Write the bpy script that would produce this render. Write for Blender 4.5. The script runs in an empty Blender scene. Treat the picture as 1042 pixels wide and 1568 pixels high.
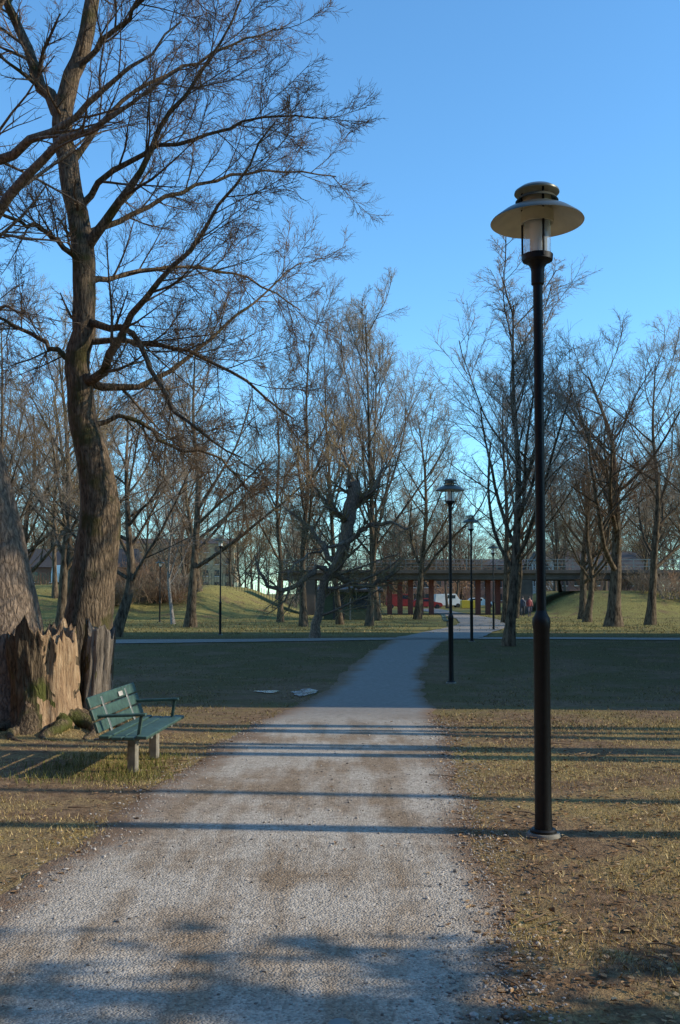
import bpy, bmesh, math, random
import numpy as np
from mathutils import Vector, Matrix, noise as mnoise
random.seed(3)
rng=np.random.default_rng(7)
sc=bpy.context.scene
COL=sc.collection
SUN_EL=math.radians(26); SUN_AZ=math.radians(95)   # azimuth clockwise from +Y
# ------------------------------------------------------------------ materials
def newmat(name):
    m=bpy.data.materials.new(name); m.use_nodes=True
    nt=m.node_tree; b=nt.nodes['Principled BSDF']
    return m,nt,b
def N(nt,t,**kw):
    n=nt.nodes.new(t)
    for k,v in kw.items():
        if k in n.inputs: n.inputs[k].default_value=v
        else: setattr(n,k,v)
    return n
def ramp(nt,fac,stops):
    r=nt.nodes.new('ShaderNodeValToRGB')
    e=r.color_ramp.elements
    while len(e)<len(stops): e.new(0.5)
    for i,(p,c) in enumerate(stops):
        e[i].position=p; e[i].color=(c[0],c[1],c[2],1)
    nt.links.new(fac,r.inputs[0]); return r.outputs[0]
def mix(nt,f,a,b,mode='MIX'):
    m=nt.nodes.new('ShaderNodeMix'); m.data_type='RGBA'; m.blend_type=mode
    for s,v in ((0,f),(6,a),(7,b)):
        if hasattr(v,'links') or hasattr(v,'is_linked'): nt.links.new(v,m.inputs[s])
        else: m.inputs[s].default_value=v if s==0 else (*v,1)
    return m.outputs[2]
def math_(nt,op,a,b=None,c=None):
    m=nt.nodes.new('ShaderNodeMath'); m.operation=op
    for i,v in enumerate((a,b,c)):
        if v is None: continue
        if isinstance(v,(int,float)): m.inputs[i].default_value=v
        else: nt.links.new(v,m.inputs[i])
    return m.outputs[0]
def noise(nt,vec,scale,detail=5,rough=.6,out=0):
    n=N(nt,'ShaderNodeTexNoise'); n.inputs['Scale'].default_value=scale
    n.inputs['Detail'].default_value=detail; n.inputs['Roughness'].default_value=rough
    if vec is not None: nt.links.new(vec,n.inputs['Vector'])
    return n.outputs[out]
def coords(nt,scale=(1,1,1)):
    t=nt.nodes.new('ShaderNodeTexCoord'); m=nt.nodes.new('ShaderNodeMapping')
    m.inputs['Scale'].default_value=scale
    nt.links.new(t.outputs['Object'],m.inputs[0]); return m.outputs[0]
def bump(nt,b,h,strength=.5,dist=.02):
    n=nt.nodes.new('ShaderNodeBump'); n.inputs['Strength'].default_value=strength; n.inputs['Distance'].default_value=dist
    nt.links.new(h,n.inputs['Height']); nt.links.new(n.outputs[0],b.inputs['Normal'])
def simple(name,c,rough=.6,metal=0,var=.25,scale=9,bmp=0.15,spec=.5):
    m,nt,b=newmat(name); v=coords(nt); n=noise(nt,v,scale,3)
    lo=[x*(1-var) for x in c]; hi=[min(1,x*(1+var)) for x in c]
    nt.links.new(ramp(nt,n,[(.3,lo),(.7,hi)]),b.inputs['Base Color'])
    b.inputs['Roughness'].default_value=rough; b.inputs['Metallic'].default_value=metal
    b.inputs['Specular IOR Level'].default_value=spec
    if bmp: bump(nt,b,noise(nt,v,scale*8,2),bmp,.005)
    return m
def flat(name,c,spread=.3):
    m,nt,b=newmat(name); b.inputs['Roughness'].default_value=1; b.inputs['Specular IOR Level'].default_value=0
    oi=nt.nodes.new('ShaderNodeObjectInfo')
    nt.links.new(ramp(nt,oi.outputs['Random'],[(0,[x*(1-spread) for x in c]),(1,[x*(1+spread) for x in c])]),b.inputs['Base Color']); return m
def barkmat(name,a,c,moss=None,sc_=(14,14,3),dist=.03):
    m,nt,b=newmat(name); v=coords(nt,sc_)
    vo=N(nt,'ShaderNodeTexVoronoi'); vo.feature='DISTANCE_TO_EDGE'; vo.inputs['Scale'].default_value=1.3
    nz=noise(nt,v,1.2,2,.6,1); 
    va=nt.nodes.new('ShaderNodeVectorMath'); va.operation='MULTIPLY_ADD'; va.inputs[1].default_value=(1.3,1.3,1.3)
    nt.links.new(nz,va.inputs[0]); nt.links.new(v,va.inputs[2]); nt.links.new(va.outputs[0],vo.inputs['Vector'])
    f=noise(nt,v,2.2,5,.7)
    mu=math_(nt,'MULTIPLY_ADD',vo.outputs['Distance'],1.1,f)
    col=ramp(nt,mu,[(.35,a),(.62,[(x+y)/2 for x,y in zip(a,c)]),(1,c)])
    if moss:
        mk_=ramp(nt,noise(nt,coords(nt),2.3,3,.6),[(.52,(0,0,0)),(.64,(1,1,1))])
        col=mix(nt,mk_,col,moss)
    nt.links.new(col,b.inputs['Base Color']); b.inputs['Roughness'].default_value=.9
    b.inputs['Specular IOR Level'].default_value=.15
    bump(nt,b,mu,1,dist); return m
M={}
M['bark']=barkmat('bark_dark',(.022,.017,.013),(.28,.205,.135),(.085,.075,.032))
M['bark2']=barkmat('bark_grey',(.055,.042,.034),(.36,.27,.195),None,(14,14,4))
m,nt,b=newmat('bark_mid'); n=noise(nt,coords(nt,(5,5,1.2)),2,3,.7)
nt.links.new(ramp(nt,n,[(.35,(.035,.027,.02)),(.7,(.21,.16,.11))]),b.inputs['Base Color']); b.inputs['Roughness'].default_value=1; b.inputs['Specular IOR Level'].default_value=0; M['barkfar']=m
M['barklow']=flat('bark_far',(.095,.075,.056))
M['twig_h']=flat('twig_dark_brown',(.125,.087,.057))
M['twig']=flat('twig_brown',(.21,.15,.098))
M['twig_o']=flat('twig_olive',(.27,.20,.105))
M['twig_r']=flat('twig_reddish',(.24,.15,.095))
M['twig_g']=flat('twig_grey',(.24,.195,.15))
M['birch']=barkmat('bark_birch',(.05,.04,.035),(.5,.45,.4),None,(6,6,9),.01)
M['black']=simple('black_painted_steel',(.010,.010,.010),.5,0,var=.3,scale=20,bmp=.1,spec=.3)
M['galv']=simple('galvanised_steel',(.2,.21,.2),.45,.5,var=.25,scale=8,bmp=.15)
M['shade']=simple('lamp_shade_enamel',(.60,.56,.42),.4,.1,var=.15,scale=5,bmp=.04)
M['shadetop']=simple('lamp_shade_top',(.12,.125,.10),.3,.5,var=.2,scale=5,bmp=.04)
M['benchgreen']=simple('bench_green_paint',(.038,.08,.062),.55,0,var=.4,scale=14,bmp=.3)
M['concrete']=simple('concrete',(.22,.205,.17),.9,0,var=.3,scale=12,bmp=.4)
M['redcol']=simple('red_brown_column',(.16,.045,.03),.7)
M['deck']=simple('bridge_concrete',(.085,.07,.058),.9,var=.3,scale=1)
M['greenwall']=simple('green_wall',(.06,.08,.045),.8)
M['roofdark']=simple('dark_roof',(.05,.045,.045),.8)
M['glassdark']=simple('window_glass',(.03,.04,.05),.12,0,bmp=0)
M['white']=simple('white_paint',(.70,.70,.68),.4,bmp=0,var=.05)
M['red']=simple('red_paint',(.40,.03,.02),.45,bmp=0)
M['yellow']=simple('yellow_paint',(.6,.42,.04),.4,bmp=0)
M['rubber']=simple('rubber',(.02,.02,.02),.8)
M['plaster']=simple('yellow_plaster',(.45,.34,.2),.9,scale=2)
M['greyplaster']=simple('grey_plaster',(.38,.36,.33),.9,scale=2)
M['soilroot']=barkmat('root_bark',(.025,.018,.012),(.22,.16,.10),(.085,.09,.025))
def brickmat():
    m,nt,b=newmat('brick'); v=coords(nt)
    bt=N(nt,'ShaderNodeTexBrick'); bt.inputs['Scale'].default_value=4
    bt.inputs['Color1'].default_value=(.24,.1,.06,1); bt.inputs['Color2'].default_value=(.18,.07,.05,1); bt.inputs['Mortar'].default_value=(.3,.27,.24,1)
    sep=nt.nodes.new('ShaderNodeSeparateXYZ'); nt.links.new(v,sep.inputs[0])
    cb=nt.nodes.new('ShaderNodeCombineXYZ'); nt.links.new(math_(nt,'ADD',sep.outputs[0],sep.outputs[1]),cb.inputs[0]); nt.links.new(sep.outputs[2],cb.inputs[1])
    nt.links.new(cb.outputs[0],bt.inputs['Vector']); nt.links.new(bt.outputs[0],b.inputs['Base Color']); b.inputs['Roughness'].default_value=.9
    return m
M['brick']=brickmat()
def groundmat():
    m,nt,b=newmat('park_ground'); v=coords(nt)
    n1=noise(nt,v,.55,5,.65); n2=noise(nt,v,7,5,.75); n3=noise(nt,v,50,4,.85)
    soil=ramp(nt,n2,[(.3,(.13,.082,.048)),(.55,(.32,.21,.125)),(.8,(.48,.345,.215))])
    grass=ramp(nt,n3,[(.32,(.12,.09,.035)),(.55,(.40,.295,.12)),(.72,(.70,.52,.24))])
    fg=ramp(nt,n3,[(.3,(.07,.055,.026)),(.6,(.18,.14,.062)),(.8,(.33,.245,.115))])
    fg2=ramp(nt,n2,[(.3,(.14,.13,.042)),(.7,(.40,.335,.12))])
    sep=nt.nodes.new('ShaderNodeSeparateXYZ'); nt.links.new(v,sep.inputs[0])
    def mr(a,b_):
        x=nt.nodes.new('ShaderNodeMapRange'); x.inputs[1].default_value=a; x.inputs[2].default_value=b_; nt.links.new(sep.outputs[1],x.inputs[0]); return x.outputs[0]
    g=mix(nt,mr(11,18),grass,fg); g=mix(nt,mr(40,55),g,fg2)
    s=math_(nt,'MULTIPLY_ADD',n2,.35,n1); s=math_(nt,'MULTIPLY_ADD',mr(14,40),.14,s)
    mk_=ramp(nt,s,[(.60,(0,0,0)),(.78,(1,1,1))])
    col=mix(nt,mk_,soil,g)
    col=mix(nt,.7,col,ramp(nt,n3,[(.35,(.42,.42,.42)),(.6,(1.0,1.0,1.0))]),'MULTIPLY')
    col=mix(nt,.8,col,ramp(nt,n1,[(.35,(.7,.7,.7)),(.62,(1.08,1.08,1.08))]),'MULTIPLY')
    nt.links.new(col,b.inputs['Base Color']); b.inputs['Roughness'].default_value=1; b.inputs['Specular IOR Level'].default_value=.05
    v2=coords(nt); h=math_(nt,'ADD',noise(nt,v2,8,3,.7),math_(nt,'MULTIPLY',noise(nt,v2,50,2,.8),.6))
    bump(nt,b,h,.75,.03); return m
def pathmat():
    m,nt,b=newmat('gravel_path'); v=coords(nt)
    n1=noise(nt,v,.8,4,.6); n2=noise(nt,v,11,5,.75)
    n5=noise(nt,coords(nt,(3.0,.35,1)),1.2,4,.6)
    vo=N(nt,'ShaderNodeTexVoronoi'); vo.inputs['Scale'].default_value=85; nt.links.new(v,vo.inputs['Vector'])
    grey=ramp(nt,n2,[(.3,(.36,.315,.255)),(.7,(.56,.49,.40))])
    dirt=ramp(nt,n2,[(.3,(.21,.15,.098)),(.7,(.37,.28,.19))])
    soil=ramp(nt,n2,[(.3,(.12,.078,.048)),(.7,(.29,.19,.12))])
    r=nt.nodes.new('ShaderNodeMapRange'); r.inputs[1].default_value=.9; r.inputs[2].default_value=1.15; nt.links.new(math_(nt,'ADD',n1,n5),r.inputs[0])
    col=mix(nt,r.outputs[0],grey,dirt)
    st=ramp(nt,vo.outputs['Color'],[(.15,(.5,.5,.5)),(.5,(.95,.95,.95)),(.95,(1.4,1.4,1.4))])
    col=mix(nt,.75,col,st,'MULTIPLY')
    sep=nt.nodes.new('ShaderNodeSeparateXYZ'); nt.links.new(v,sep.inputs[0])
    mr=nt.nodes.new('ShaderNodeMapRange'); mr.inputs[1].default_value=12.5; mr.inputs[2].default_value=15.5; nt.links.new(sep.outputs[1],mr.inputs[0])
    far_grey=ramp(nt,n2,[(.3,(.20,.18,.155)),(.7,(.32,.29,.255))])  # darker grey used farther along the path
    col=mix(nt,mr.outputs[0],col,far_grey)
    at=nt.nodes.new('ShaderNodeAttribute'); at.attribute_name='edge'
    e=math_(nt,'ADD',at.outputs['Fac'],math_(nt,'MULTIPLY_ADD',n2,1.1,-.55)); e=math_(nt,'ADD',e,math_(nt,'MULTIPLY_ADD',n1,1.2,-.6))
    col=mix(nt,ramp(nt,e,[(.35,(0,0,0)),(.85,(1,1,1))]),col,soil)
    nt.links.new(col,b.inputs['Base Color']); b.inputs['Roughness'].default_value=.9; b.inputs['Specular IOR Level'].default_value=.15
    h=math_(nt,'MULTIPLY_ADD',vo.outputs['Distance'],-1.0,math_(nt,'MULTIPLY',n2,1.3))
    bump(nt,b,h,.65,.011); return m
def islandmat(name,stops,rough=.9):
    m,nt,b=newmat(name); g=nt.nodes.new('ShaderNodeNewGeometry')
    nt.links.new(ramp(nt,g.outputs['Random Per Island'],stops),b.inputs['Base Color']); b.inputs['Roughness'].default_value=rough
    b.inputs['Specular IOR Level'].default_value=.1
    return m
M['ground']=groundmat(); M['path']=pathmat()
M['blade']=islandmat('grass_blades',[(0,(.13,.105,.035)),(.4,(.33,.25,.09)),(.75,(.62,.46,.2)),(1,(.72,.57,.3))])
M['blade_g']=islandmat('grass_blades_green',[(0,(.08,.068,.028)),(.6,(.19,.155,.06)),(1,(.42,.32,.14))])
M['leaf']=islandmat('dead_leaves',[(0,(.09,.05,.025)),(.5,(.23,.135,.07)),(.85,(.42,.26,.13)),(1,(.54,.39,.22))],.7)
M['stone']=islandmat('gravel_stones',[(0,(.14,.125,.11)),(.5,(.32,.285,.24)),(1,(.54,.49,.43))],.7)
M['needle']=islandmat('shade_hedge_leaves',[(0,(.02,.04,.012)),(1,(.07,.11,.03))],.6)
m,nt,b=newmat('raw_wood'); v=coords(nt,(12,12,1.0)); n=noise(nt,v,2,5,.75)
nt.links.new(ramp(nt,n,[(.34,(.07,.042,.022)),(.46,(.33,.205,.11)),(.72,(.64,.46,.28))]),b.inputs['Base Color']); b.inputs['Roughness'].default_value=.8
bump(nt,b,n,1,.06); M['rawwood']=m
m,nt,b=newmat('weathered_wood'); v=coords(nt,(10,10,1.2)); n=noise(nt,v,2,5,.75)
nt.links.new(ramp(nt,n,[(.32,(.04,.032,.024)),(.5,(.19,.155,.12)),(.8,(.42,.35,.28))]),b.inputs['Base Color']); b.inputs['Roughness'].default_value=.85
bump(nt,b,n,1,.06); M['greywood']=m
m,nt,b=newmat('clear_glass'); b.inputs['Base Color'].default_value=(.85,.9,.9,1); b.inputs['Roughness'].default_value=.08; b.inputs['Alpha'].default_value=.35; M['glass']=m
m,nt,b=newmat('opal_tube'); b.inputs['Base Color'].default_value=(.92,.9,.86,1); b.inputs['Roughness'].default_value=.4; M['opal']=m
m,nt,b=newmat('melting_ice'); n=noise(nt,coords(nt),6,4,.7); nt.links.new(ramp(nt,n,[(.42,(.08,.08,.08)),(.6,(.45,.48,.52))]),b.inputs['Base Color']); b.inputs['Roughness'].default_value=.2; M['water']=m
# ------------------------------------------------------------------ mesh helpers
def mk(name,V,F,mats,midx=None,smooth=False,parent=None,loc=None,attr=None):
    V=np.asarray(V,dtype=np.float32); F=np.asarray(F,dtype=np.int32)
    me=bpy.data.meshes.new(name); k=F.shape[1]
    me.vertices.add(len(V)); me.vertices.foreach_set('co',V.ravel())
    me.loops.add(F.size); me.loops.foreach_set('vertex_index',F.ravel())
    me.polygons.add(len(F)); me.polygons.foreach_set('loop_start',np.arange(0,F.size,k,dtype=np.int32))
    try: me.polygons.foreach_set('loop_total',np.full(len(F),k,dtype=np.int32))
    except Exception: pass
    for m in mats: me.materials.append(m)
    if midx is not None: me.polygons.foreach_set('material_index',np.asarray(midx,dtype=np.int32))
    me.polygons.foreach_set('use_smooth',np.full(len(F),bool(smooth)))
    me.update(calc_edges=True)
    if attr is not None:
        a=me.attributes.new('edge','FLOAT','POINT'); a.data.foreach_set('value',np.asarray(attr,dtype=np.float32))
    o=bpy.data.objects.new(name,me); COL.objects.link(o)
    if parent: o.parent=parent
    if loc is not None: o.location=loc
    return o
def empty(name,loc=(0,0,0),rz=0):
    e=bpy.data.objects.new(name,None); COL.objects.link(e); e.location=loc; e.rotation_euler=(0,0,rz); e.empty_display_size=.2; return e
def box(name,size,loc,mat,parent=None,rot=(0,0,0),bev=.004):
    bm=bmesh.new(); bmesh.ops.create_cube(bm,size=1); bmesh.ops.scale(bm,vec=size,verts=bm.verts)
    if bev: bmesh.ops.bevel(bm,geom=bm.edges[:],offset=bev,segments=1,affect='EDGES')
    me=bpy.data.meshes.new(name); bm.to_mesh(me); bm.free(); me.materials.append(mat)
    o=bpy.data.objects.new(name,me); COL.objects.link(o); o.location=loc; o.rotation_euler=rot
    if parent: o.parent=parent
    return o
def lathe(name,prof,mat,parent=None,seg=32,loc=(0,0,0),smooth=True):
    V=[];F=[]
    for r,z in prof:
        for i in range(seg):
            a=2*math.pi*i/seg; V.append((r*math.cos(a),r*math.sin(a),z))
    for j in range(len(prof)-1):
        for i in range(seg):
            k=(i+1)%seg; F.append((j*seg+i,j*seg+k,(j+1)*seg+k,(j+1)*seg+i))
    o=mk(name,V,F,[mat],smooth=smooth,parent=parent,loc=loc)
    if smooth:
        try: o.data.set_sharp_from_angle(angle=math.radians(35))
        except Exception: pass
    return o
# ------------------------------------------------------------------ terrain
TY=np.array([-60,8,22,36,46,70,110,3000.]); TZ=np.array([0,0,-.33,-.08,-.25,-.45,-.55,-.6])
def sm(a,b,x):
    t=np.clip((np.asarray(x,float)-a)/(b-a),0,1); return t*t*(3-2*t)
def base_exact(y):
    y=np.asarray(y,float); i=np.clip(np.searchsorted(TY,y)-1,0,len(TY)-2)
    t=np.clip((y-TY[i])/(TY[i+1]-TY[i]),0,1); t=t*t*(3-2*t); return TZ[i]+(TZ[i+1]-TZ[i])*t
YL=np.concatenate([np.arange(-40,-2,2),np.arange(-2,24,.25),np.arange(24,60,1),np.arange(60,140,1),140*1.25**np.arange(0,13)])
xs=np.concatenate([np.arange(0,16,.5),np.arange(16,60,2),60*1.3**np.arange(0,14)]); XL=np.concatenate([-xs[:0:-1],xs])
BZ=base_exact(YL)
def base(y): return np.interp(y,YL,BZ)
def H(x,y):
    x=np.asarray(x,float); y=np.asarray(y,float)
    z=base(y)
    z=z+2.9*sm(75,93,y+1.5*np.sin(x*.2)+.8*np.sin(x*.9))*(1-sm(118,132,y))*(1-sm(-12,-3.2,x))
    z=z+2.4*sm(86,98,y+1.5*np.sin(x*.3))*(1-sm(118,132,y))*sm(18,24,x)
    z=z+.14*np.exp(-(((x+3.6)/1.0)**2+((y-12.6)/1.0)**2))
    return z
def buildground():
    X,Y=np.meshgrid(XL,YL); Z=H(X,Y); V=np.stack([X,Y,Z],-1).reshape(-1,3)
    nx=len(XL); ny=len(YL); i,j=np.meshgrid(np.arange(nx-1),np.arange(ny-1)); a=(j*nx+i).ravel()
    F=np.stack([a,a+1,a+nx+1,a+nx],-1); return mk('ground',V,F,[M['ground']],smooth=True)
buildground()
PL=np.array([[-6,-2.9],[0,-2.4],[3.8,-2.0],[5.2,-1.78],[6.4,-1.65],[10,-1.38],[14.3,-1.0],[19,-.35],[26,.3],[34,1.5],[39,2.3]])
PR=np.array([[-6,.3],[0,.5],[3.8,.62],[6.4,.84],[12.8,1.25],[19,1.5],[25,1.95],[31,2.8],[36,3.7],[39,4.6]])
def pl(y): return np.interp(y,PL[:,0],PL[:,1])
def pr(y): return np.interp(y,PR[:,0],PR[:,1])
def nz(x,y,s=1.): return mnoise.noise(Vector((x*s,y*s,.37)))
def buildpath():
    ys=np.concatenate([np.arange(-6,14,.0625),np.arange(14,39.2,.25)]); nc=25; V=[];E=[]
    for y in ys:
        a=pl(y)-.08+.14*nz(3,y,1.1)+.06*nz(9,y,5); b_=pr(y)+.08+.14*nz(30,y,1.1)+.06*nz(50,y,5)
        for c in range(nc): 
            x=a+(b_-a)*c/(nc-1); V.append((x,y,float(base(y))+(.012 if 0<c<nc-1 else .003))); E.append(max(0,1-min((x-a)*1.6,(b_-x)*2.6)))
    a=np.array([j*nc+i for j in range(len(ys)-1) for i in range(nc-1)])
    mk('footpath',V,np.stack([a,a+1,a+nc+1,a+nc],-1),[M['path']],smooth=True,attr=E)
buildpath()
def catmull(P,n):
    P=np.asarray(P,float); Q=np.vstack([2*P[0]-P[1],P,2*P[-1]-P[-2]])
    L=np.r_[0,np.cumsum(np.linalg.norm(np.diff(P[:,:3],axis=0),axis=1))]; s=np.linspace(0,L[-1],n)
    i=np.clip(np.searchsorted(L,s,side='right')-1,0,len(P)-2); t=((s-L[i])/(L[i+1]-L[i]))[:,None]
    p0,p1,p2,p3=Q[i],Q[i+1],Q[i+2],Q[i+3]
    return .5*((2*p1)+(-p0+p2)*t+(2*p0-5*p1+4*p2-p3)*t*t+(-p0+3*p1-3*p2+p3)*t**3)
def strip(name,pts,w,off,n=120):
    C=catmull([(x,y,0) for x,y in pts],n); T=np.gradient(C,axis=0); T/=np.linalg.norm(T,axis=1)[:,None]
    Nn=np.stack([-T[:,1],T[:,0],0*T[:,0]],-1); V=[];m_=5
    for k in range(n):
        ww=w*(1+.12*nz(k*.3,w))
        for c in range(m_):
            p=C[k]+Nn[k]*ww*(c/(m_-1)-.5); V.append((p[0],p[1],float(base(p[1]))+off))
    a=np.array([j*m_+i for j in range(n-1) for i in range(m_-1)])
    mk(name,V,np.stack([a,a+m_,a+m_+1,a+1],-1),[M['path']],smooth=True,attr=np.zeros(len(V)))
strip('side_path',[(-30,33),(-14,34.7),(-4,36.2),(3,38.4),(8,38.8),(14,37.6),(32,37)],2.6,.022)
strip('underpass_path',[(3.6,38),(5.2,46),(8,58),(10.5,75),(11.5,95),(12,140)],3.2,.034)
def puddle(x,y,rx,ry):
    n=40;V=[(x,y,float(H(x,y))+.016)]
    for i in range(n):
        a=2*math.pi*i/n; r=1+.5*nz(math.cos(a)*1.3+x,math.sin(a)*1.3)+.2*nz(math.cos(a)*5+x,math.sin(a)*5)
        yy=y+ry*r*math.sin(a); V.append((x+rx*r*math.cos(a),yy,float(base(yy))+.016))
    mk('ice_patch',V,[(0,i+1,(i+1)%n+1) for i in range(n)],[M['water']])
puddle(-.68,19.6,.24,.75); puddle(-1.45,19.8,.25,.28)
# ------------------------------------------------------------------ trees
class Tree:
    def __init__(s,seed): s.b=[]; s.r=np.random.default_rng(seed)
    def add(s,P,R,sides,mat): s.b.append((P,R,sides,mat))
    def grow(s,P,R,k,ang,ratio,nseg,wob,up,tmin,rk=.6,rmin=.004,taper=.3,sides=3,mat=1,minlen=0,tdrop=.55):
        r=s.r; B,n,_=P.shape; idx=np.repeat(np.arange(B),k); m=len(idx)
        t=tmin+(1-tmin)*((np.tile(np.arange(k),B)+r.random(m))/k); t=np.clip(t,0,.985)
        q=t*(n-1); i=q.astype(int); f=(q-i)[:,None]
        a=P[idx,i]; c=P[idx,i+1]; pos=a*(1-f)+c*f; tan=c-a; tan/=np.linalg.norm(tan,axis=1)[:,None]+1e-9
        rad=R[idx,i]*(1-f[:,0])+R[idx,i+1]*f[:,0]
        plen=np.linalg.norm(np.diff(P,axis=1),axis=2).sum(1)[idx]
        rv=r.normal(size=(m,3)); per=np.cross(tan,rv); per/=np.linalg.norm(per,axis=1)[:,None]+1e-9
        A=np.radians(r.uniform(ang[0],ang[1],m))[:,None]
        d=np.cos(A)*tan+np.sin(A)*per
        L=np.maximum(plen*ratio*(1-tdrop*t)*r.uniform(.6,1.35,m),minlen)
        r0=np.maximum(np.minimum(rad*rk*r.uniform(.8,1.15,m),rad*.9),rmin)
        out=np.zeros((m,nseg+1,3)); out[:,0]=pos; p=pos.copy()
        for j in range(nseg):
            d=d+r.normal(size=(m,3))*wob; d[:,2]+=up; d/=np.linalg.norm(d,axis=1)[:,None]
            p=p+d*(L/nseg)[:,None]; out[:,j+1]=p
        tt=np.linspace(0,1,nseg+1)[None]
        RR=np.maximum(r0[:,None]*(1-(1-taper)*tt),rmin*.6)
        s.add(out,RR,sides,mat); return out,RR
    def mesh(s,name,mats):
        Vs=[];Fs=[];Ms=[];off=0
        for P,R,k,mt in s.b:
            B,n,_=P.shape
            T=np.gradient(P,axis=1); T/=np.linalg.norm(T,axis=2)[...,None]+1e-9
            ref=np.array([.83,.53,.17]); u=np.cross(T,ref); u/=np.linalg.norm(u,axis=2)[...,None]+1e-9; v=np.cross(T,u)
            an=np.arange(k)*2*np.pi/k
            V=P[:,:,None]+R[:,:,None,None]*(np.cos(an)[None,None,:,None]*u[:,:,None]+np.sin(an)[None,None,:,None]*v[:,:,None])
            if k>=9:
                ph=np.sin(an*3+P[:,:,2:3]*1.1)*.05+np.sin(an*5-P[:,:,2:3]*2.3)*.035
                V=P[:,:,None]+(V-P[:,:,None])*(1+ph[...,None])
            Vs.append(V.reshape(-1,3))
            b,j,i=np.meshgrid(np.arange(B),np.arange(n-1),np.arange(k),indexing='ij')
            a0=off+(b*n+j)*k+i; a1=off+(b*n+j)*k+(i+1)%k
            Fs.append(np.stack([a0,a1,a1+k,a0+k],-1).reshape(-1,4)); Ms.append(np.full(B*(n-1)*k,mt)); off+=B*n*k
        V=np.concatenate(Vs);F=np.concatenate(Fs);Mi=np.concatenate(Ms)
        return mk(name,V,F,mats,Mi,smooth=True)
def limb(T,pts,n=14,sides=8,mat=0,wob=.0):
    C=catmull(pts,n); P=C[:,:3].copy(); 
    if wob: P[1:-1]+=T.r.normal(size=(n-2,3))*wob
    R=np.maximum(C[:,3],.004); T.add(P[None],R[None],sides,mat); return P[None],R[None]
def template(seed,Ht,r0,form,twig,barkm='barkfar',low=False):
    T=Tree(seed); r=T.r; n=16; z=np.linspace(0,1,n)
    top=.95 if form!='spread' else .82
    P=np.zeros((n,3)); P[:,2]=z*Ht*top
    c=r.normal(size=(5,2))*.03*Ht; c[0]=0; c=np.cumsum(c,0)*.6
    zz=np.linspace(0,1,5); P[:,0]=np.interp(z,zz,c[:,0]); P[:,1]=np.interp(z,zz,c[:,1])
    P[1:-1,:2]=(P[:-2,:2]+2*P[1:-1,:2]+P[2:,:2])/4
    R=r0*(1-.93*z**.7)+.012; R[0]*=1.35; R[1]*=1.05
    T.add(P[None],R[None],9,0)
    k,ang,ra,up,tm=dict(up=(18,(24,44),.48,.10,.18),spread=(15,(34,66),.64,.07,.2),tall=(18,(26,52),.42,.10,.2),leader=(16,(28,52),.52,.10,.2),young=(12,(30,50),.3,.09,.55))[form]
    A=T.grow(P[None],R[None],k,ang,ra,9,.07,up*.8,tm,rk=.6,rmin=.03,taper=.25,sides=5,mat=0,tdrop=.6)
    B=T.grow(*A,9 if form!='young' else 7,(25,52),.48,5,.09,up*.5,.18,rk=.52,rmin=.014,sides=4 if not low else 3,mat=0,tdrop=.4)
    if low:
        C=T.grow(*B,7,(28,58),.55,3,.1,.05,.12,rk=.6,rmin=.013,sides=3,mat=1,tdrop=.4)
        T.grow(*C,3,(28,58),.6,1,.1,.05,.12,rk=.6,rmin=.010,sides=3,mat=1,tdrop=.4)
    elif form=='young':
        T.grow(*B,5,(28,58),.5,3,.1,.05,.15,rk=.6,rmin=.008,sides=3,mat=1,tdrop=.4)
    else:
        C=T.grow(*B,8,(25,55),.5,3,.1,.05,.15,rk=.6,rmin=.0082,sides=3,mat=1,tdrop=.4)
        D=T.grow(*C,8,(25,58),.6,2,.12,.05,.10,rk=.6,rmin=.0054,sides=3,mat=1,tdrop=.35)
    o=T.mesh('tmpl',[M[barkm],M[twig]]); me=o.data; bpy.data.objects.remove(o); return me,Ht
TM={ 'up1':template(1,14,.17,'up','twig_g'),'up2':template(2,14,.15,'up','twig_o'),
 'sp1':template(3,16,.33,'spread','twig_r'),'sp2':template(4,15,.28,'spread','twig'),'sp3':template(14,13,.27,'spread','twig_g'),
 'ta1':template(5,18,.22,'tall','twig'),'ta2':template(6,18,.20,'tall','twig_r'),'le1':template(7,17,.27,'leader','twig_g'),'le2':template(8,15,.24,'leader','twig_o'),
 'bi1':template(9,15,.13,'up','twig_r','birch')}
LOWK=[]
for i,(f,tw) in enumerate([('tall','twig'),('leader','twig_o'),('spread','twig_r'),('up','twig_g'),('tall','twig_g'),('leader','twig')]):
    TM['low%d'%i]=template(60+i,16,.2,f,tw,'barklow',low=True); LOWK.append('low%d'%i)
def tree(t,x,y,h=None,rz=0,name='bare_tree',parent=None,wx=1.,tilt=0):
    me,h0=TM[t]; o=bpy.data.objects.new(name,me); COL.objects.link(o)
    s=(h/h0) if h else 1; o.scale=(s*wx,s*wx,s); o.location=(x,y,float(H(x,y))-.08); o.rotation_euler=(tilt,0,rz)
    if parent: o.parent=parent
    return o
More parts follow.
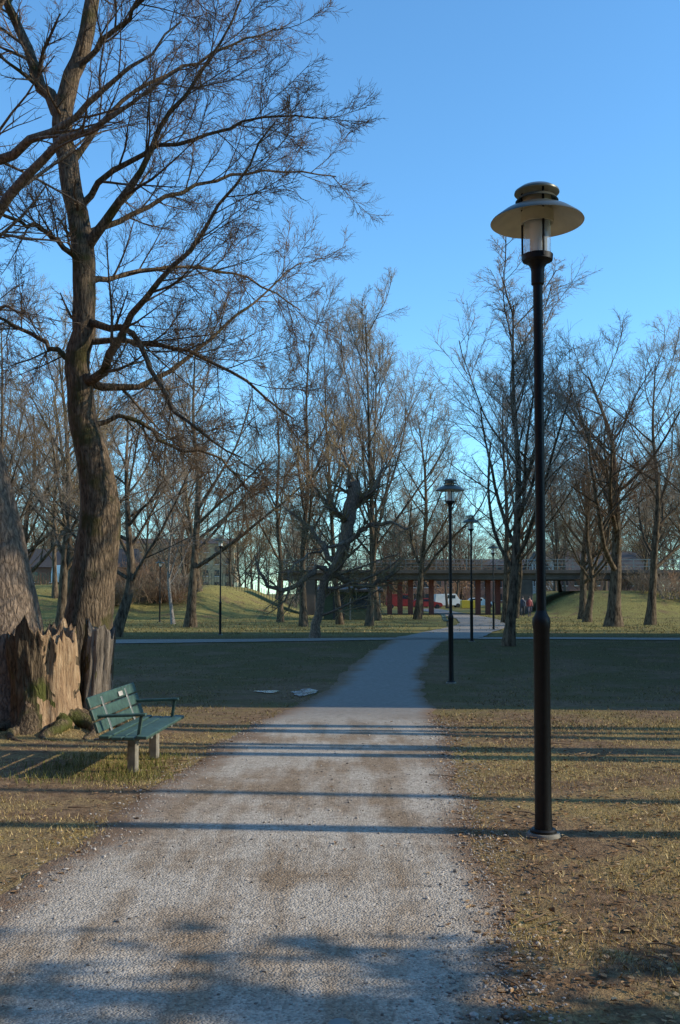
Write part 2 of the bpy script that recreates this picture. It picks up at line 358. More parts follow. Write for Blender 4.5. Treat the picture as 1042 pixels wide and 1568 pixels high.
mid=[('up1',5.6,33.2,12.2,.3,1.25),('sp1',16.4,60,18.5,1,1.2),('le1',20.2,65,18,2,1.1),('sp3',25,61,17,2.6,1.1),('sp2',22.5,50,14,4,1.1),('le1',11.6,70,17,.5,1),('ta2',14.8,84,19,2,1),
('le1',-8.7,58,17,1.2,1.15),('sp3',-9.4,41.5,11.5,2.2,1.1),('ta1',-2.2,60,19,0,1),('ta2',0.0,66,19,1,1),('up1',1.8,62,20,2,.95),('up1',2.9,76,21,4.4,1),('ta1',-4.3,72,18,3,1),
('bi1',-11.2,67,14,0,1),('sp2',-16.5,60,17,.7,1.1),('le2',-14,50,15,2,1.1),('ta2',-18.5,72,20,4,1),('sp1',-21,66,17,3,1),('le2',6.2,80,17,2,1.1),
('ta1',-24,84,19,2,1),('le2',30,84,17,1,1),('sp2',27,74,15,1,1),('ta1',-15.5,45,15,1,1),('le2',-12.5,88,18,.2,1),
('sp1',19.5,80,16,2.2,1.1),('sp2',17.8,72,14,5.2,1.1)]
for t,x,y,h,rz,w in mid: tree(t,x,y,h,rz,'birch_tree' if t=='bi1' else 'bare_tree',wx=w)
dm=empty('distant_trees')
for i in range(85):
    y=rng.uniform(100,190); x=rng.uniform(-.42,.42)*y
    if -3<x<18 and y<135: y+=48
    tree(LOWK[i%6],x,y,rng.uniform(12,18),rng.uniform(0,6),'tree',dm,wx=rng.uniform(.95,1.25))
for i in range(60):
    y=rng.uniform(200,320); x=rng.uniform(-.46,.46)*y
    tree(LOWK[i%6],x,y,rng.uniform(14,20),rng.uniform(0,6),'tree',dm,wx=1.7)
def bushmesh(seed,mt):
    T=Tree(seed); r=T.r; m=26
    P=np.zeros((m,6,3)); P[:,0,:2]=r.normal(size=(m,2))*.5
    d=np.stack([r.normal(size=m)*.4,r.normal(size=m)*.4,np.ones(m)],-1); d/=np.linalg.norm(d,axis=1)[:,None]
    for j in range(5): d=d+r.normal(size=(m,3))*.12; P[:,j+1]=P[:,j]+d*.38
    R=np.linspace(.025,.01,6)[None].repeat(m,0); T.add(P,R,3,0)
    B=T.grow(P,R,7,(20,50),.45,3,.15,.05,.1,rmin=.010); T.grow(*B,4,(20,55),.5,2,.15,.05,.1,rmin=.009)
    o=T.mesh('b',[M[mt],M[mt]]); me=o.data; bpy.data.objects.remove(o); return me
bushes=[bushmesh(30,'twig_r'),bushmesh(31,'twig'),bushmesh(32,'twig_g')]
th=empty('thicket')
for i in range(110):
    if i<24: x=rng.uniform(-20,-13); y=rng.uniform(80,90)
    elif i<38: x=rng.uniform(22,40); y=rng.uniform(92,99)
    elif i<72: 
        x=rng.uniform(-60,60); y=rng.uniform(108,150)
        if -3<x<18: continue
    else: x=rng.uniform(-90,90); y=rng.uniform(160,200)
    o=bpy.data.objects.new('bush',bushes[i%3]); COL.objects.link(o); o.parent=th; s=rng.uniform(.6,1.15)*(1 if i<72 else 3); o.scale=(s*1.3,s*1.3,s); o.rotation_euler=(0,0,rng.uniform(0,6)); o.location=(x,y,float(H(x,y)))
# ---- hero tree (left)
def px(d,pts,dy=None):
    n=len(pts); out=[]
    for i,p in enumerate(pts):
        yy=d+(0 if dy is None else dy*(i/(n-1)))
        out.append(((p[0]-521)*yy/1524.,yy,1.65-(p[1]-908)*yy/1524.,p[2])) 
    return out
T=Tree(77)
trunk=[(-3.62,14,-.2,.46),(-3.58,14,.5,.38),(-3.54,14,1.26,.34),(-3.42,14,2.18,.30),(-3.40,14,3.19,.255),(-3.63,14,4.1,.20),(-3.72,14,4.84,.175),(-3.66,14,5.67,.16),(-3.68,14,6.49,.16),(-3.79,14,7.2,.15),(-3.94,14,7.96,.14),(-4.0,14,8.5,.14),(-3.82,14,9.15,.12),(-3.7,14.1,9.8,.11),(-3.55,14.2,10.9,.09),(-3.6,14.3,12.4,.05),(-3.4,14.3,13.6,.02)]
trk=limb(T,trunk,56,14,0,.012)
L=[]
def LB(dy,*p,d=14,n=16): L.append(limb(T,px(d,p,dy),n,8,0,.02))
LB(.4,(88,165,.11),(55,110,.09),(28,50,.075),(0,-20,.06),(-20,-120,.03))
LB(-1.2,(122,378,.085),(150,335,.07),(182,292,.058),(205,250,.045),(245,180,.035),(290,110,.026),(345,20,.016),(380,-60,.01))
LB(-2.0,(116,572,.085),(148,578,.07),(165,540,.06),(197,482,.045),(240,425,.036),(300,350,.026),(370,250,.016),(420,170,.01))
LB(1.0,(125,580,.07),(200,592,.045),(262,562,.035),(330,505,.026),(400,445,.016),(460,395,.01))
LB(-1.5,(128,486,.065),(170,497,.05),(200,505,.042),(225,560,.034),(262,620,.026),(310,660,.018),(370,700,.01))
LB(1.5,(124,350,.055),(180,330,.04),(250,290,.032),(330,262,.025),(420,250,.017),(515,258,.009))
LB(-1,(112,310,.055),(165,250,.04),(230,215,.032),(310,190,.024),(400,160,.016),(480,165,.009))
LB(.5,(100,240,.05),(150,170,.036),(220,110,.028),(320,60,.02),(420,20,.012))
LB(2,(118,430,.05),(200,410,.036),(290,400,.027),(380,420,.018),(460,470,.01))
LB(-.5,(120,520,.05),(210,520,.036),(300,540,.027),(390,590,.018),(450,640,.01))
LB(1,(112,560,.045),(60,520,.035),(10,490,.026),(-40,470,.02))
LB(-1,(120,400,.045),(70,350,.035),(20,330,.026),(-40,310,.02))
LB(.5,(140,650,.04),(200,640,.032),(260,680,.024),(330,700,.016),(390,760,.01))
LB(-1,(108,90,.045),(160,30,.035),(220,-30,.025),(300,-100,.015))
for P_,R_ in L:
    A=T.grow(P_,R_,14,(25,55),.34,7,.075,.04,.12,rk=.42,rmin=.008,sides=4,mat=0,minlen=1.0)
    B=T.grow(*A,8,(25,52),.48,4,.09,.035,.1,rk=.55,rmin=.005,sides=3,mat=1)
    C=T.grow(*B,7,(25,52),.5,3,.10,.035,.1,rk=.6,rmin=.0035,sides=3,mat=1,minlen=.16)
    T.grow(*C,3,(25,52),.55,2,.12,.03,.15,rk=.7,rmin=.0028,sides=3,mat=1,minlen=.1)
A=T.grow(*trk,12,(50,85),.07,6,.15,.04,.35,rk=.2,rmin=.012,sides=5,mat=1)
B=T.grow(*A,6,(30,60),.45,4,.15,.04,.1,rmin=.005,mat=1); T.grow(*B,5,(30,60),.5,3,.15,.04,.1,rmin=.004,mat=1)
T.mesh('old_linden_tree',[M['bark'],M['twig_h']])
# ---- left edge tree
T=Tree(78)
tr=limb(T,[(-4.1,12.7,-.2,.60),(-4.18,12.75,.5,.47),(-4.3,12.8,1.5,.39),(-4.5,12.85,2.6,.35),(-4.85,12.9,4,.30),(-5.35,13,6,.25),(-5.65,13,8,.18),(-5.6,13,11,.07)],40,14,0,.01)
L=[]
L.append(limb(T,[(-5.4,13,5.3,.1),(-4.6,12,5.7,.075),(-3.9,11.5,6.3,.06),(-3.1,11,6.8,.045),(-2.4,10.8,7.0,.025),(-1.7,10.6,7.4,.01)],16,7,0,.03))
L.append(limb(T,[(-5.5,13,6.6,.1),(-4.6,12.4,7.0,.07),(-3.6,12,7.3,.05),(-2.4,11.6,8,.02),(-1.9,11.6,8.5,.01)],16,7,0,.03))
L.append(limb(T,[(-5.6,13,8,.08),(-4.8,12.4,8.6,.06),(-4,12,9.4,.04),(-3.2,11.6,10.4,.02)],16,7,0,.03))
L.append(limb(T,[(-5.0,12.9,4.4,.08),(-4.7,12.4,4.9,.05),(-4.3,12,5.1,.03),(-3.8,11.8,5,.01)],16,7,0,.03))
for P_,R_ in L:
    A=T.grow(P_,R_,9,(28,55),.38,6,.08,.03,.2,rk=.42,rmin=.008,sides=4,mat=0,minlen=.7)
    B=T.grow(*A,6,(28,55),.48,4,.10,.03,.1,rmin=.005,sides=3,mat=1)
    C=T.grow(*B,5,(25,55),.5,3,.12,.03,.1,rmin=.0036,sides=3,mat=1)
T.mesh('leaning_tree',[M['bark2'],M['twig_h']])
# ---- gnarled low tree
T=Tree(79); D=39.
tr=limb(T,[(-1.05,39,-.3,.3),(-.97,39,.1,.21),(-.87,39,.7,.17),(-.7,39,1.6,.17),(-.46,39,2.3,.2),(-.05,39,2.9,.24),(.25,39.1,4,.26),(.45,39.2,5.2,.29),(.65,39.2,5.95,.22),(.75,39.2,6.1,.05)],26,9,0,.03)
L=[]
def LG(*p,dy=0): L.append(limb(T,px(39,p,dy),14,6,0,.05))
LG((503,882,.13),(488,868,.12),(462,890,.11),(430,905,.09),(400,880,.06),(390,850,.03),dy=-1)
LG((510,878,.13),(530,888,.12),(556,898,.11),(590,886,.08),(612,862,.04),dy=1)
LG((515,860,.13),(480,820,.09),(450,790,.06),(425,770,.03),dy=1.5)
LG((525,840,.13),(560,810,.09),(595,800,.06),(625,810,.03),dy=-1.5)
LG((530,800,.10),(500,770,.07),(475,735,.04),(465,700,.02),dy=-1)
LG((540,770,.10),(570,750,.07),(590,715,.04),(600,680,.02),dy=1)
LG((520,850,.11),(530,830,.08),(500,840,.06),(470,850,.04),(440,880,.03),dy=-2.5)
LG((535,745,.1),(530,710,.06),(520,680,.03),(515,650,.01),dy=0)
for P_,R_ in L+[tr]:
    A=T.grow(P_,R_,15,(30,75),.45,6,.12,.07,.15,rk=.35,rmin=.018,sides=4,mat=0,minlen=1.2)
    B=T.grow(*A,9,(25,58),.5,4,.12,.03,.1,rmin=.009,sides=3,mat=1)
    C=T.grow(*B,6,(25,58),.5,3,.14,.0,.1,rmin=.006,sides=3,mat=1)
T.mesh('gnarled_tree',[M['bark2'],M['twig_o']])
# ------------------------------------------------------------------ stumps & roots
def stump(name,cx,cy,r,h,seed,mats,face_dir,face_w,lean=(0,0),flare=.6):
    seg=80; rows=44; V=[];F=[];Mi=[]
    def rad(a,t):
        fl=1+flare*math.exp(-t*h/.22)*(1+.6*math.sin(a*3+seed)+.4*math.sin(a*5+seed*2))
        n1=mnoise.noise(Vector((math.cos(a)*1.5,math.sin(a)*1.5,t*1.2+seed)))
        n2=mnoise.noise(Vector((math.cos(a)*5,math.sin(a)*5,t*1.5+seed)))
        n3=mnoise.noise(Vector((math.cos(a)*14,math.sin(a)*14,t*5+seed)))
        return r*fl*(1+.30*n1+.15*n2+.09*n3)
    def top(a): return h*(1+.22*mnoise.noise(Vector((math.cos(a)*1.5,math.sin(a)*1.5,seed+9)))+.16*mnoise.noise(Vector((math.cos(a)*7,math.sin(a)*7,seed+9))))
    z0=float(H(cx,cy))-.15
    for j in range(rows+1):
        for i in range(seg):
            a=2*math.pi*i/seg
            if j<=36: t=j/36; R=rad(a,t); z=t*(top(a)+.15)
            else:
                q=(j-36)/8; R=rad(a,1)*(1-q*.97); z=top(a)+.15-.22*math.sin(min(q*1.6,1)*math.pi/2)*r/.3*(1+.6*mnoise.noise(Vector((math.cos(a)*3,math.sin(a)*3,q*4+seed)))); t=1
            V.append((cx+R*math.cos(a)+lean[0]*t,cy+R*math.sin(a)+lean[1]*t,z0+z))
    for j in range(rows):
        for i in range(seg):
            k=(i+1)%seg; F.append((j*seg+i,j*seg+k,(j+1)*seg+k,(j+1)*seg+i))
            a=2*math.pi*i/seg; da=abs((a-face_dir+math.pi)%(2*math.pi)-math.pi)
            w=face_w*(1+1.1*mnoise.noise(Vector((j*.15,a*2,seed+3)))+.6*mnoise.noise(Vector((j*.5,a*8,seed+3))))
            Mi.append(1 if (da<w and j>3) or j>=36 else 0)
    o=mk(name,V,F,mats,Mi,smooth=True); return o
stump('tree_stump',-3.66,12.3,.36,1.15,1.3,[M['soilroot'],M['rawwood']],math.radians(-30),.72)
stump('tree_stump',-3.12,12.75,.19,1.12,5.1,[M['soilroot'],M['greywood']],math.radians(-60),1.2,lean=(.07,0),flare=.9)
T=Tree(80)
for i,(a,ln) in enumerate([(-10,1.0),(-35,.9),(-65,.8),(-100,.9),(-140,1),(20,.8),(200,.9)]):
    a=math.radians(a); pts=[]; x,y=-3.5+.25*math.cos(a),12.35+.25*math.sin(a)
    for q in range(6):
        t=q/5; xx=x+math.cos(a+.5*math.sin(t*4+i))*ln*t; yy=y+math.sin(a+.5*math.sin(t*4+i))*ln*t
        pts.append((xx,yy,float(H(xx,yy))+.10*(1-t)**1.5-.03*t,.09*(1-t)+.02))
    limb(T,pts,14,9,0,.008)
T.mesh('tree_roots',[M['soilroot']])
# ------------------------------------------------------------------ street lamps
def street_lamp(x,y,tilt=0):
    e=empty('street_lamp',(x,y,float(H(x,y))),.4); P=e
    lathe('concrete_foot',[(0,.025),(.105,.025),(.115,.012),(.12,-.1)],M['concrete'],P)
    lathe('base_flange',[(0,.05),(.08,.05),(.09,.04),(.09,.025)],M['black'],P)
    lathe('lower_pole',[(.062,.03),(.057,.15),(.055,1.4),(.06,1.41),(.062,1.45),(.06,1.475),(.045,1.5),(.034,1.53)],M['black'],P)
    lathe('upper_pole',[(.034,1.5),(.033,3.85)],M['black'],P)
    lathe('head_fitting',[(.034,3.8),(.045,3.81),(.045,3.9),(.05,3.93),(.075,3.965),(.105,3.975),(.108,4.015),(.095,4.02),(0,4.02)],M['black'],P)
    lathe('glass_cylinder',[(.094,4.02),(.094,4.27)],M['glass'],P)
    lathe('opal_tube',[(0,4.02),(.05,4.02),(.052,4.04),(.052,4.24),(0,4.26)],M['opal'],P)
    lathe('main_shade',[(.10,4.375),(.15,4.362),(.24,4.32),(.318,4.262),(.325,4.25)],M['shadetop'],P,48)
    lathe('shade_underside',[(.3245,4.249),(.316,4.25),(.235,4.305),(.15,4.342),(.10,4.35),(.10,4.37)],M['shade'],P,48)
    lathe('reflector_ring',[(.115,4.32),(.115,4.24),(.1,4.24),(.1,4.35)],M['shade'],P)
    lathe('neck',[(.1,4.36),(.1,4.43),(.095,4.43)],M['shade'],P)
    lathe('louvre_ring',[(.13,4.405),(.15,4.4),(.13,4.425),(.1,4.43)],M['shadetop'],P)
    lathe('top_cap',[(0,4.515),(.06,4.51),(.12,4.495),(.155,4.47),(.157,4.458)],M['shadetop'],P,40)
    lathe('cap_underside',[(.1565,4.457),(.15,4.458),(.1,4.47),(0,4.475)],M['shade'],P,40)
    for k in range(3):
        a=k*2*math.pi/3-1.75
        box('strut_%d'%(k+1),(.014,.014,.5),(.104*math.cos(a),.104*math.sin(a),4.235),M['black'],P,(0,0,a),.003)
    return e
for x,y in [(1.385,6.87),(2.44,22),(4.68,35.5),(-5.4,45),(8.0,52),(13.5,68),(-13,72)]: street_lamp(x,y)
# ------------------------------------------------------------------ bench
def bench(x,y,rz):
    e=empty('park_bench',(x,y,float(H(x,y))),rz); e.scale=(1,1,.88)
    for i,yy in enumerate((.38,1.18)):
        box('leg_%d'%(i+1),(.085,.1,.36),(.2,yy,.17),M['concrete'],e,(0,0,0),.012)
        box('leg_cap_%d'%(i+1),(.36,.06,.035),(.2,yy,.367),M['galv'],e)
        box('back_support_%d'%(i+1),(.025,.05,.5),(-.045,yy,.55),M['galv'],e,(0,-.3,0))
    for i in range(4): box('seat_slat_%d'%(i+1),(.098,1.55,.034),(.035+i*.113,.78,.405+(.012 if i in(0,3) else 0)),M['benchgreen'],e,(0,.03 if i<3 else .1,0),.006)
    for i in range(3):
        q=.50+i*.125; box('back_slat_%d'%(i+1),(.03,1.55,.112),(-.012-(q-.42)*.31,.78,q+.01),M['benchgreen'],e,(0,-.3,0),.006)
    for i,yy in enumerate((.12,1.44)):
        box('armrest_%d'%(i+1),(.46,.055,.03),(.16,yy,.625),M['benchgreen'],e,(0,-.05,0),.008)
        box('arm_post_%d'%(i+1),(.03,.03,.25),(.33,yy,.51),M['benchgreen'],e,(0,.12,0))
        box('arm_brace_%d'%(i+1),(.42,.03,.02),(.12,yy,.378),M['galv'],e)
    box('sticker',(.004,.14,.05),(-.085,.95,.755),M['greyplaster'],e,(0,-.3,0),0)
    return e
bench(-2.14,8.95,-.06); bench(6.2,60,-.25)
# ------------------------------------------------------------------ ground litter, grass, gravel
def inpath(x,y,mrg=0): return (x>pl(y)-mrg)&(x<pr(y)+mrg)&(y<39)
def blades(name,n,y0,y1,h0,h1,w,mat,dens,yp=1.):
    y=y0+(y1-y0)*rng.random(n)**yp; x=rng.uniform(-1,1,n)*(.37*y+1.2)
    ok=~inpath(x,y,-.02)
    f=np.array([mnoise.fractal(Vector((a*.9,b*.9,2.)),1,2,3) for a,b in zip(x,y)])
    ok&=(rng.random(n)<np.clip(dens(x,y)+f*1.1,0.02,1)); x=x[ok];y=y[ok];n=len(x); z=H(x,y)
    a=rng.uniform(0,6.28,n); h=rng.uniform(h0,h1,n); lean=rng.normal(size=(n,2))*.7*h[:,None]
    dx=np.cos(a)*w*rng.uniform(.6,1.4,n);dy=np.sin(a)*w
    V=np.stack([np.stack([x-dx,y-dy,z-.004],-1),np.stack([x+dx,y+dy,z-.004],-1),np.stack([x+lean[:,0],y+lean[:,1],z+h],-1)],1).reshape(-1,3)
    return mk(name,V,np.arange(3*n).reshape(-1,3),[M[mat]])
edge=lambda x,y: np.clip((np.maximum(pl(y)-x,x-pr(y)))/.9,0,1)
blades('grass',180000,3.2,14,.012,.038,.0028,'blade',lambda x,y:.10+.5*edge(x,y)*np.where(x>0,1,.45),1.1)
blades('grass',80000,13,46,.02,.045,.007,'blade_g',lambda x,y:.4*edge(x,y)+.1,1.2)
blades('grass',40000,46,98,.06,.14,.022,'blade_g',lambda x,y:.35*(np.abs(x-(5+(y-46)*.13))>2.2)-.2*(np.abs(x-(5+(y-46)*.13))<=2.2),1.)
n=2600; cx=rng.choice([-1.98,-1.9,-2.5,-2.75,-2.2,-1.7],n); x=cx+rng.normal(size=n)*.14; y=rng.choice([9.1,9.45,9.7,10.2,8.9],n)+rng.normal(size=n)*.13; h=rng.uniform(.03,.09,n); a=rng.uniform(0,6.28,n); z=H(x,y); l=rng.normal(size=(n,2))*.35*h[:,None]
M['blade_t']=islandmat('grass_tuft_blades',[(0,(.06,.08,.02)),(.6,(.14,.155,.04)),(1,(.34,.28,.11))])
mk('grass_tufts',np.stack([np.stack([x-.003*np.cos(a),y-.003*np.sin(a),z],-1),np.stack([x+.003*np.cos(a),y+.003*np.sin(a),z],-1),np.stack([x+l[:,0],y+l[:,1],z+h],-1)],1).reshape(-1,3),np.arange(3*n).reshape(-1,3),[M['blade_t']])
def leaves(n):
    y=3.3+(15-3.3)*rng.random(n)**1.2; x=np.where(rng.random(n)<.8,pr(y)+np.abs(rng.normal(size=n))*1.3-.08,pl(y)-np.abs(rng.normal(size=n))*1.5+.1)
    sc_=rng.random(n)<.007; x=np.where(sc_,pl(y)+(pr(y)-pl(y))*rng.random(n),x)
    z=H(x,y)+np.where(sc_,.018,.008); s=rng.uniform(.007,.02,n); a=rng.uniform(0,6.28,n)
    c=np.cos(a);s_=np.sin(a); V=[]
    tilt=rng.normal(size=(n,2))*.35; curl=rng.uniform(.1,.7,n)
    for u,v,k in [(-1.2,0,0),(-.3,-.7,1),(.7,-.5,1),(1.2,0,0),(.7,.5,1),(-.3,.7,1)]:
        X=u*s;Y=v*s; V.append(np.stack([x+X*c-Y*s_,y+X*s_+Y*c,z+np.abs(tilt[:,0]*X)+np.abs(tilt[:,1]*Y)+k*curl*s*.6],-1))
    V=np.stack(V,1).reshape(-1,3); b0=np.arange(n)[:,None]*6
    F=np.concatenate([b0+np.array([[0,1,2,3]]),b0+np.array([[0,3,4,5]])]); mk('fallen_leaves',V,F,[M['leaf']])
leaves(6000)
def stones(n):
    bm=bmesh.new(); bmesh.ops.create_icosphere(bm,subdivisions=1,radius=1); v0=np.array([v.co[:] for v in bm.verts]); f0=np.array([[v.index for v in f.verts] for f in bm.faces]); bm.free()
    y=3.2+(14-3.2)*rng.random(n)**1.5; side=rng.random(n)
    x=np.where(side<.5,pr(y)+rng.normal(size=n)*.16,np.where(side<.7,pl(y)+rng.normal(size=n)*.16,pl(y)+(pr(y)-pl(y))*rng.random(n)))
    s=rng.gamma(2.5,.0013,n)+.002; z=base(y)+.011+s*.3
    V=v0[None]*(s[:,None,None]*rng.uniform(.7,1.3,(n,1,3)))*(1+.12*rng.normal(size=(n,len(v0),1))); V=V*np.array([1,1,.7])
    V=V+np.stack([x,y,z],-1)[:,None]; F=(f0[None]+(np.arange(n)*len(v0))[:,None,None]).reshape(-1,3); mk('gravel',V.reshape(-1,3),F,[M['stone']])
stones(10000)
T=Tree(90)
for i in range(60):
    y=rng.uniform(4,14); x=(pr(y)+abs(rng.normal())*1.2) if i%3 else (pl(y)-abs(rng.normal())*1.2); a=rng.uniform(0,6.28); l=rng.uniform(.06,.28)
    if i==0: x,y,a,l=.98,5.0,.5,.26
    z=float(H(x,y))+.02
    limb(T,[(x,y,z,.005),(x+l*.5*math.cos(a),y+l*.5*math.sin(a),z+.006,.004),(x+l*math.cos(a+.2),y+l*math.sin(a+.2),z,.003)],5,5,0)
T.mesh('fallen_twigs',[M['twig']])
lathe('utility_cover',[(0,.018),(.04,.018),(.045,.014),(.045,0)],M['galv'],loc=(.0,3.88,0))
# ------------------------------------------------------------------ bridge & background
br=empty('railway_bridge',(0,0,0))
box('deck',(84,9,.8),(36,103,3.35),M['deck'],br,bev=.05)
box('edge_beam',(84,.35,.35),(36,98.3,3.75),M['deck'],br,bev=.02)
for i,xx in enumerate([5.0,6.05,7.1,8.15,9.2,13.9,14.9,15.9]): box('column_%d'%(i+1),(.5,.5,3.55),(xx,100.5,1.2),M['redcol'],br,bev=.03)
box('abutment_left',(1.5,9,3.5),(-3.2,103,1.2),M['deck'],br,bev=.03)
box('abutment_right',(1.5,9,3.5),(18.3,103,1.2),M['deck'],br,bev=.03)
rl=empty('bridge_railing',(0,0,0))
for k,zz in enumerate((4.25,4.6,4.95)): box('rail_%d'%(k+1),(84,.06,.06),(36,98.3,zz),M['galv'],rl,bev=0)
bm=bmesh.new()
for i in range(56):
    g=bmesh.ops.create_cube(bm,size=1); bmesh.ops.scale(bm,vec=(.07,.07,1.05),verts=g['verts']); bmesh.ops.translate(bm,vec=(-5.5+i*1.5,98.3,4.48),verts=g['verts'])
me=bpy.data.meshes.new('posts'); bm.to_mesh(me); bm.free(); me.materials.append(M['galv']); o=bpy.data.objects.new('posts',me); COL.objects.link(o); o.parent=rl
bm=bmesh.new()
for i in range(150):
    xx=-46+i*.27
    if xx>-6: break
    g=bmesh.ops.create_cube(bm,size=1); bmesh.ops.scale(bm,vec=(.05,.04,1.2),verts=g['verts']); bmesh.ops.translate(bm,vec=(xx,97,float(H(xx,97))+.6),verts=g['verts'])
me=bpy.data.meshes.new('embankment_fence'); bm.to_mesh(me); bm.free(); me.materials.append(M['greenwall']); o=bpy.data.objects.new('embankment_fence',me); COL.objects.link(o)
kk=empty('park_pavilion',(.8,80,float(base(80))))
box('walls',(4.2,3.4,2.3),(0,0,1.15),M['greenwall'],kk,bev=.02); box('roof',(5.2,4.4,.22),(0,0,2.42),M['roofdark'],kk,bev=.04,rot=(.06,0,0))
box('door',(.9,.06,2.0),(-.9,-1.72,1.0),M['roofdark'],kk); box('shutter',(1.2,.06,1.0),(.8,-1.72,1.4),M['glassdark'],kk)
for i in range(3): box('post_%d'%(i+1),(.1,.1,2.3),(-2.3+i*2.3,-2.05,1.15),M['galv'],kk)
def building(name,x,y,w,d,h,wall,storeys,roof=1.5,rz=0):
    e=empty(name,(x,y,float(H(x,y))-.2),rz); box('walls',(w,d,h),(0,0,h/2),M[wall],e,bev=.02)
    V=[(-w/2-.4,-d/2-.4,h+.002),(w/2+.4,-d/2-.4,h+.002),(w/2+.4,d/2+.4,h+.002),(-w/2-.4,d/2+.4,h+.002),(-w/2,0,h+roof),(w/2,0,h+roof)]
    me=bpy.data.meshes.new('roof'); me.from_pydata(V,[],[(0,1,5,4),(2,3,4,5),(0,4,3),(1,2,5),(3,2,1,0)]); me.materials.append(M['roofdark']); o=bpy.data.objects.new('roof',me); COL.objects.link(o); o.parent=e
    bw=bmesh.new(); bf=bmesh.new(); sh=h/storeys
    def cube(bm,s,l):
        g=bmesh.ops.create_cube(bm,size=1); bmesh.ops.scale(bm,vec=s,verts=g['verts']); bmesh.ops.translate(bm,vec=l,verts=g['verts'])
    for s in range(storeys):
        for sg in (-1,1):
            nn=int(w/2.6)
            for i in range(nn):
                xx=-w/2+(i+.5)*w/nn; cube(bw,(1.1,.1,sh*.5),(xx,sg*(d/2+.01),sh*(s+.52))); cube(bf,(1.3,.14,.1),(xx,sg*(d/2+.02),sh*(s+.25)))
            nn=int(d/2.6)
            for i in range(nn):
                yy=-d/2+(i+.5)*d/nn
                cube(bw,(.1,1.1,sh*.5),(sg*(w/2+.01),yy,sh*(s+.52))); cube(bf,(.14,1.3,.1),(sg*(w/2+.02),yy,sh*(s+.25)))
    for nm,bm_,mt in (('windows',bw,'glassdark'),('sills',bf,'white')):
        me=bpy.data.meshes.new(nm); bm_.to_mesh(me); bm_.free(); me.materials.append(M[mt]); o=bpy.data.objects.new(nm,me); COL.objects.link(o); o.parent=e
    return e
building('shade_building',27,225,40,12,8.5,'brick',3)
building('shade_building',-42,240,34,12,14,'plaster',5)
building('brick_house',40,150,13,9,5.5,'brick',2,3)
building('white_house',52,205,24,10,9,'greyplaster',3,2)
building('brick_house',-34,128,16,9,5,'brick',2,2.5)
building('shade_building',29,29.7,13,31,16.5,'brick',5,1.8)  # unseen building added out of frame to shade the middle lawn and path
building('shade_building',-2,-22,60,13,17,'brick',5,3)  # unseen building added behind the camera to block sky light
building('shade_building',-26,4,13,36,15,'brick',5,3)  # unseen building added off to the left to cut the sky fill
def car(name,x,y,rz,mat,van=False):
    e=empty(name,(x,y,float(H(x,y))+.03),rz)
    prof=[(-2.1,.3),(-2.1,1.0),(-1.95,2.0),(1.1,2.05),(1.6,1.25),(2.15,1.0),(2.2,.3)] if van else [(-2.1,.3),(-2.15,.8),(-1.9,.95),(-1.4,1.42),(.3,1.45),(.95,.98),(2.0,.8),(2.15,.55),(2.1,.3)]
    bm=bmesh.new(); vs=[bm.verts.new((a,-.85,b_)) for a,b_ in prof]; f=bm.faces.new(vs); g=bmesh.ops.extrude_face_region(bm,geom=[f]); bmesh.ops.translate(bm,vec=(0,1.7,0),verts=[v for v in g['geom'] if isinstance(v,bmesh.types.BMVert)])
    bmesh.ops.recalc_face_normals(bm,faces=bm.faces[:]); bmesh.ops.bevel(bm,geom=bm.edges[:],offset=.06,segments=2,affect='EDGES')
    me=bpy.data.meshes.new('body'); bm.to_mesh(me); bm.free(); me.materials.append(M[mat]); o=bpy.data.objects.new('body',me); COL.objects.link(o); o.parent=e
    for s in (-1,1):
        if van: box('side_window',(1.2,.02,.5),(.4,s*.855,1.6),M['glassdark'],e,bev=0)
        else: box('side_windows',(1.5,.02,.32),(-.5,s*.855,1.16),M['glassdark'],e,bev=0)
        for xx in (-1.35,1.4):
            w=lathe('wheel',[(0,-.1),(.3,-.1),(.32,-.06),(.32,.06),(.3,.1),(0,.1)],M['rubber'],e,20,(xx,s*.8,.3)); w.rotation_euler=(math.pi/2,0,0)
    return e
car('red_van',8.6,141,0,'red',True); car('white_van',16.2,150,.1,'white',True); car('red_car',12.0,138,0,'red'); car('white_car',21.0,150,0,'white'); car('white_van',-27,100,1.2,'white',True)
box('yellow_container',(2.4,2,1.1),(18.4,142,0.05),M['yellow'],bev=.05)
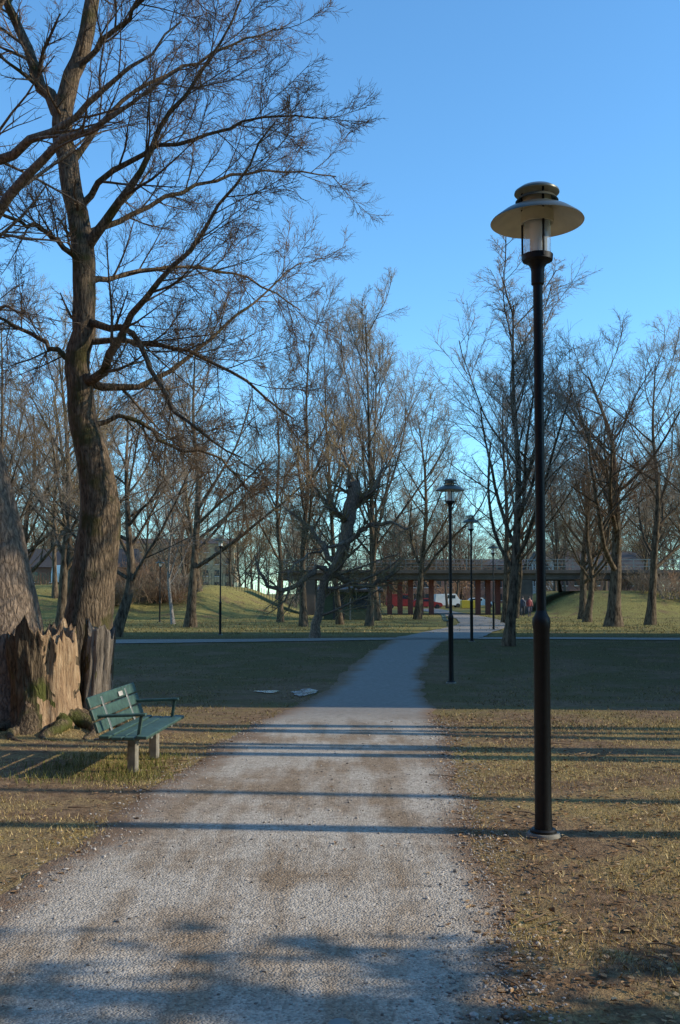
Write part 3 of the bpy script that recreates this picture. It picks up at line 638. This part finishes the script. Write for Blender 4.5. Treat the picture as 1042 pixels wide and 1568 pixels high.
def pedestrian(x,y,rz,top,legs):
    e=empty('pedestrian',(x,y,float(base(y))+.04),rz)
    j=[(0,0,.92),(0,0,1.15),(0,0,1.42),(0,.02,1.56),(0,.03,1.68),(.1,0,.86),(.12,.12,.48),(.12,.02,.06),(.12,.16,.03),(-.1,0,.86),(-.12,-.05,.48),(-.12,-.22,.08),(-.12,-.08,.03),(.19,0,1.4),(.25,-.05,1.12),(.25,.08,.88),(-.19,0,1.4),(-.25,.05,1.12),(-.24,.16,.9)]
    ed=[(0,1),(1,2),(2,3),(3,4),(0,5),(5,6),(6,7),(7,8),(0,9),(9,10),(10,11),(11,12),(2,13),(13,14),(14,15),(2,16),(16,17),(17,18)]
    rr=[.15,.15,.15,.06,.1,.1,.065,.045,.04,.1,.065,.045,.04,.07,.05,.035,.07,.05,.035]
    me=bpy.data.meshes.new('body'); me.from_pydata(j,ed,[]); o=bpy.data.objects.new('body',me); COL.objects.link(o); o.parent=e
    s=o.modifiers.new('s','SKIN'); 
    for v,r_ in zip(me.skin_vertices[0].data,rr): v.radius=(r_,r_)
    me.skin_vertices[0].data[0].use_root=True
    o.modifiers.new('ss','SUBSURF').levels=1
    m,nt,b=newmat('clothes'); c=coords(nt); sp=nt.nodes.new('ShaderNodeSeparateXYZ'); nt.links.new(c,sp.inputs[0])
    zf=math_(nt,'MULTIPLY',sp.outputs[2],.5)
    nt.links.new(ramp(nt,zf,[(0,legs),(.45,legs),(.46,top),(.77,top),(.78,(.45,.27,.2))]),b.inputs['Base Color']); me.materials.append(m)
    lathe('hair',[(0,1.80),(.06,1.79),(.095,1.74),(.1,1.68),(.07,1.64)],M['roofdark'],e,16)
pedestrian(16.1,88,3.0,(.04,.05,.08),(.03,.03,.04)); pedestrian(16.9,89,3.3,(.25,.04,.04),(.05,.05,.08))
def shade_hedge():  # unseen leafy block added out of frame to shade the foreground
    n=24000; x=rng.uniform(8.5,10.5,n); y=rng.uniform(-9,4.0,n); z=rng.random(n)*5.9
    lim=5.6+.35*np.array([mnoise.noise(Vector((a*1.5,b*1.2,0))) for a,b in zip(x,y)]); ok=(z<lim)&((y<3.2)|(rng.random(n)<.3)); x,y,z=x[ok],y[ok],z[ok]; n=len(x)
    V=np.stack([x,y,z],-1)[:,None]+rng.normal(size=(n,3,3))*.09; mk('shade_hedge',V.reshape(-1,3),np.arange(3*n).reshape(-1,3),[M['needle']])
shade_hedge()
TM['yg1']=template(21,14,.13,'young','twig'); TM['yg2']=template(22,14,.18,'young','twig_g')
for t,x,y,h,rz,w in [('yg2',10.5,12.5,16,0,1),('yg1',9.3,12.0,15,1,1),('yg2',12,11.2,17,2,1),('yg1',9,10.7,15,3,1),('yg2',13,9.3,17,4,1),('yg1',11,8.7,16,5,1),('yg2',8.5,6.55,15,.5,.75),('yg1',14.5,12.7,17,2,1.2),('yg1',13,7.6,17,2,.8),('yg1',8,10.1,15,2,.7),('yg1',9.5,3.6,15,3,1)]:
    tree(t,x,y,h,rz,'young_tree',wx=w)
# ------------------------------------------------------------------ world, sun, camera
w=bpy.data.worlds.new('World'); sc.world=w; w.use_nodes=True; nt=w.node_tree
sky=nt.nodes.new('ShaderNodeTexSky'); sky.sky_type='NISHITA'; sky.sun_disc=False; sky.sun_elevation=SUN_EL; sky.sun_rotation=SUN_AZ
sky.air_density=1.0; sky.dust_density=.1; sky.ozone_density=1.3; sky.altitude=0
tint=mix(nt,1.0,sky.outputs[0],(.90,1.52,1.88),'MULTIPLY')
bg=nt.nodes['Background']; nt.links.new(tint,bg.inputs[0]); bg.inputs[1].default_value=.15
sd=bpy.data.lights.new('sun','SUN'); sd.energy=5; sd.angle=math.radians(.5); sd.color=(1,.88,.68)
so=bpy.data.objects.new('sun',sd); COL.objects.link(so)
dirv=Vector((math.sin(SUN_AZ)*math.cos(SUN_EL),math.cos(SUN_AZ)*math.cos(SUN_EL),math.sin(SUN_EL)))
so.rotation_euler=dirv.to_track_quat('Z','Y').to_euler(); so.location=dirv*60
cd=bpy.data.cameras.new('camera'); cam=bpy.data.objects.new('camera',cd); COL.objects.link(cam); sc.camera=cam
cd.sensor_fit='VERTICAL'; cd.sensor_height=36; cd.lens=35; cd.clip_end=5000; cd.clip_start=.05
cam.location=(0,0,1.65); cam.rotation_euler=(math.radians(93),0,0); cd.shift_y=.0281
sc.view_settings.view_transform='Standard'; sc.view_settings.look='None'; sc.view_settings.exposure=0
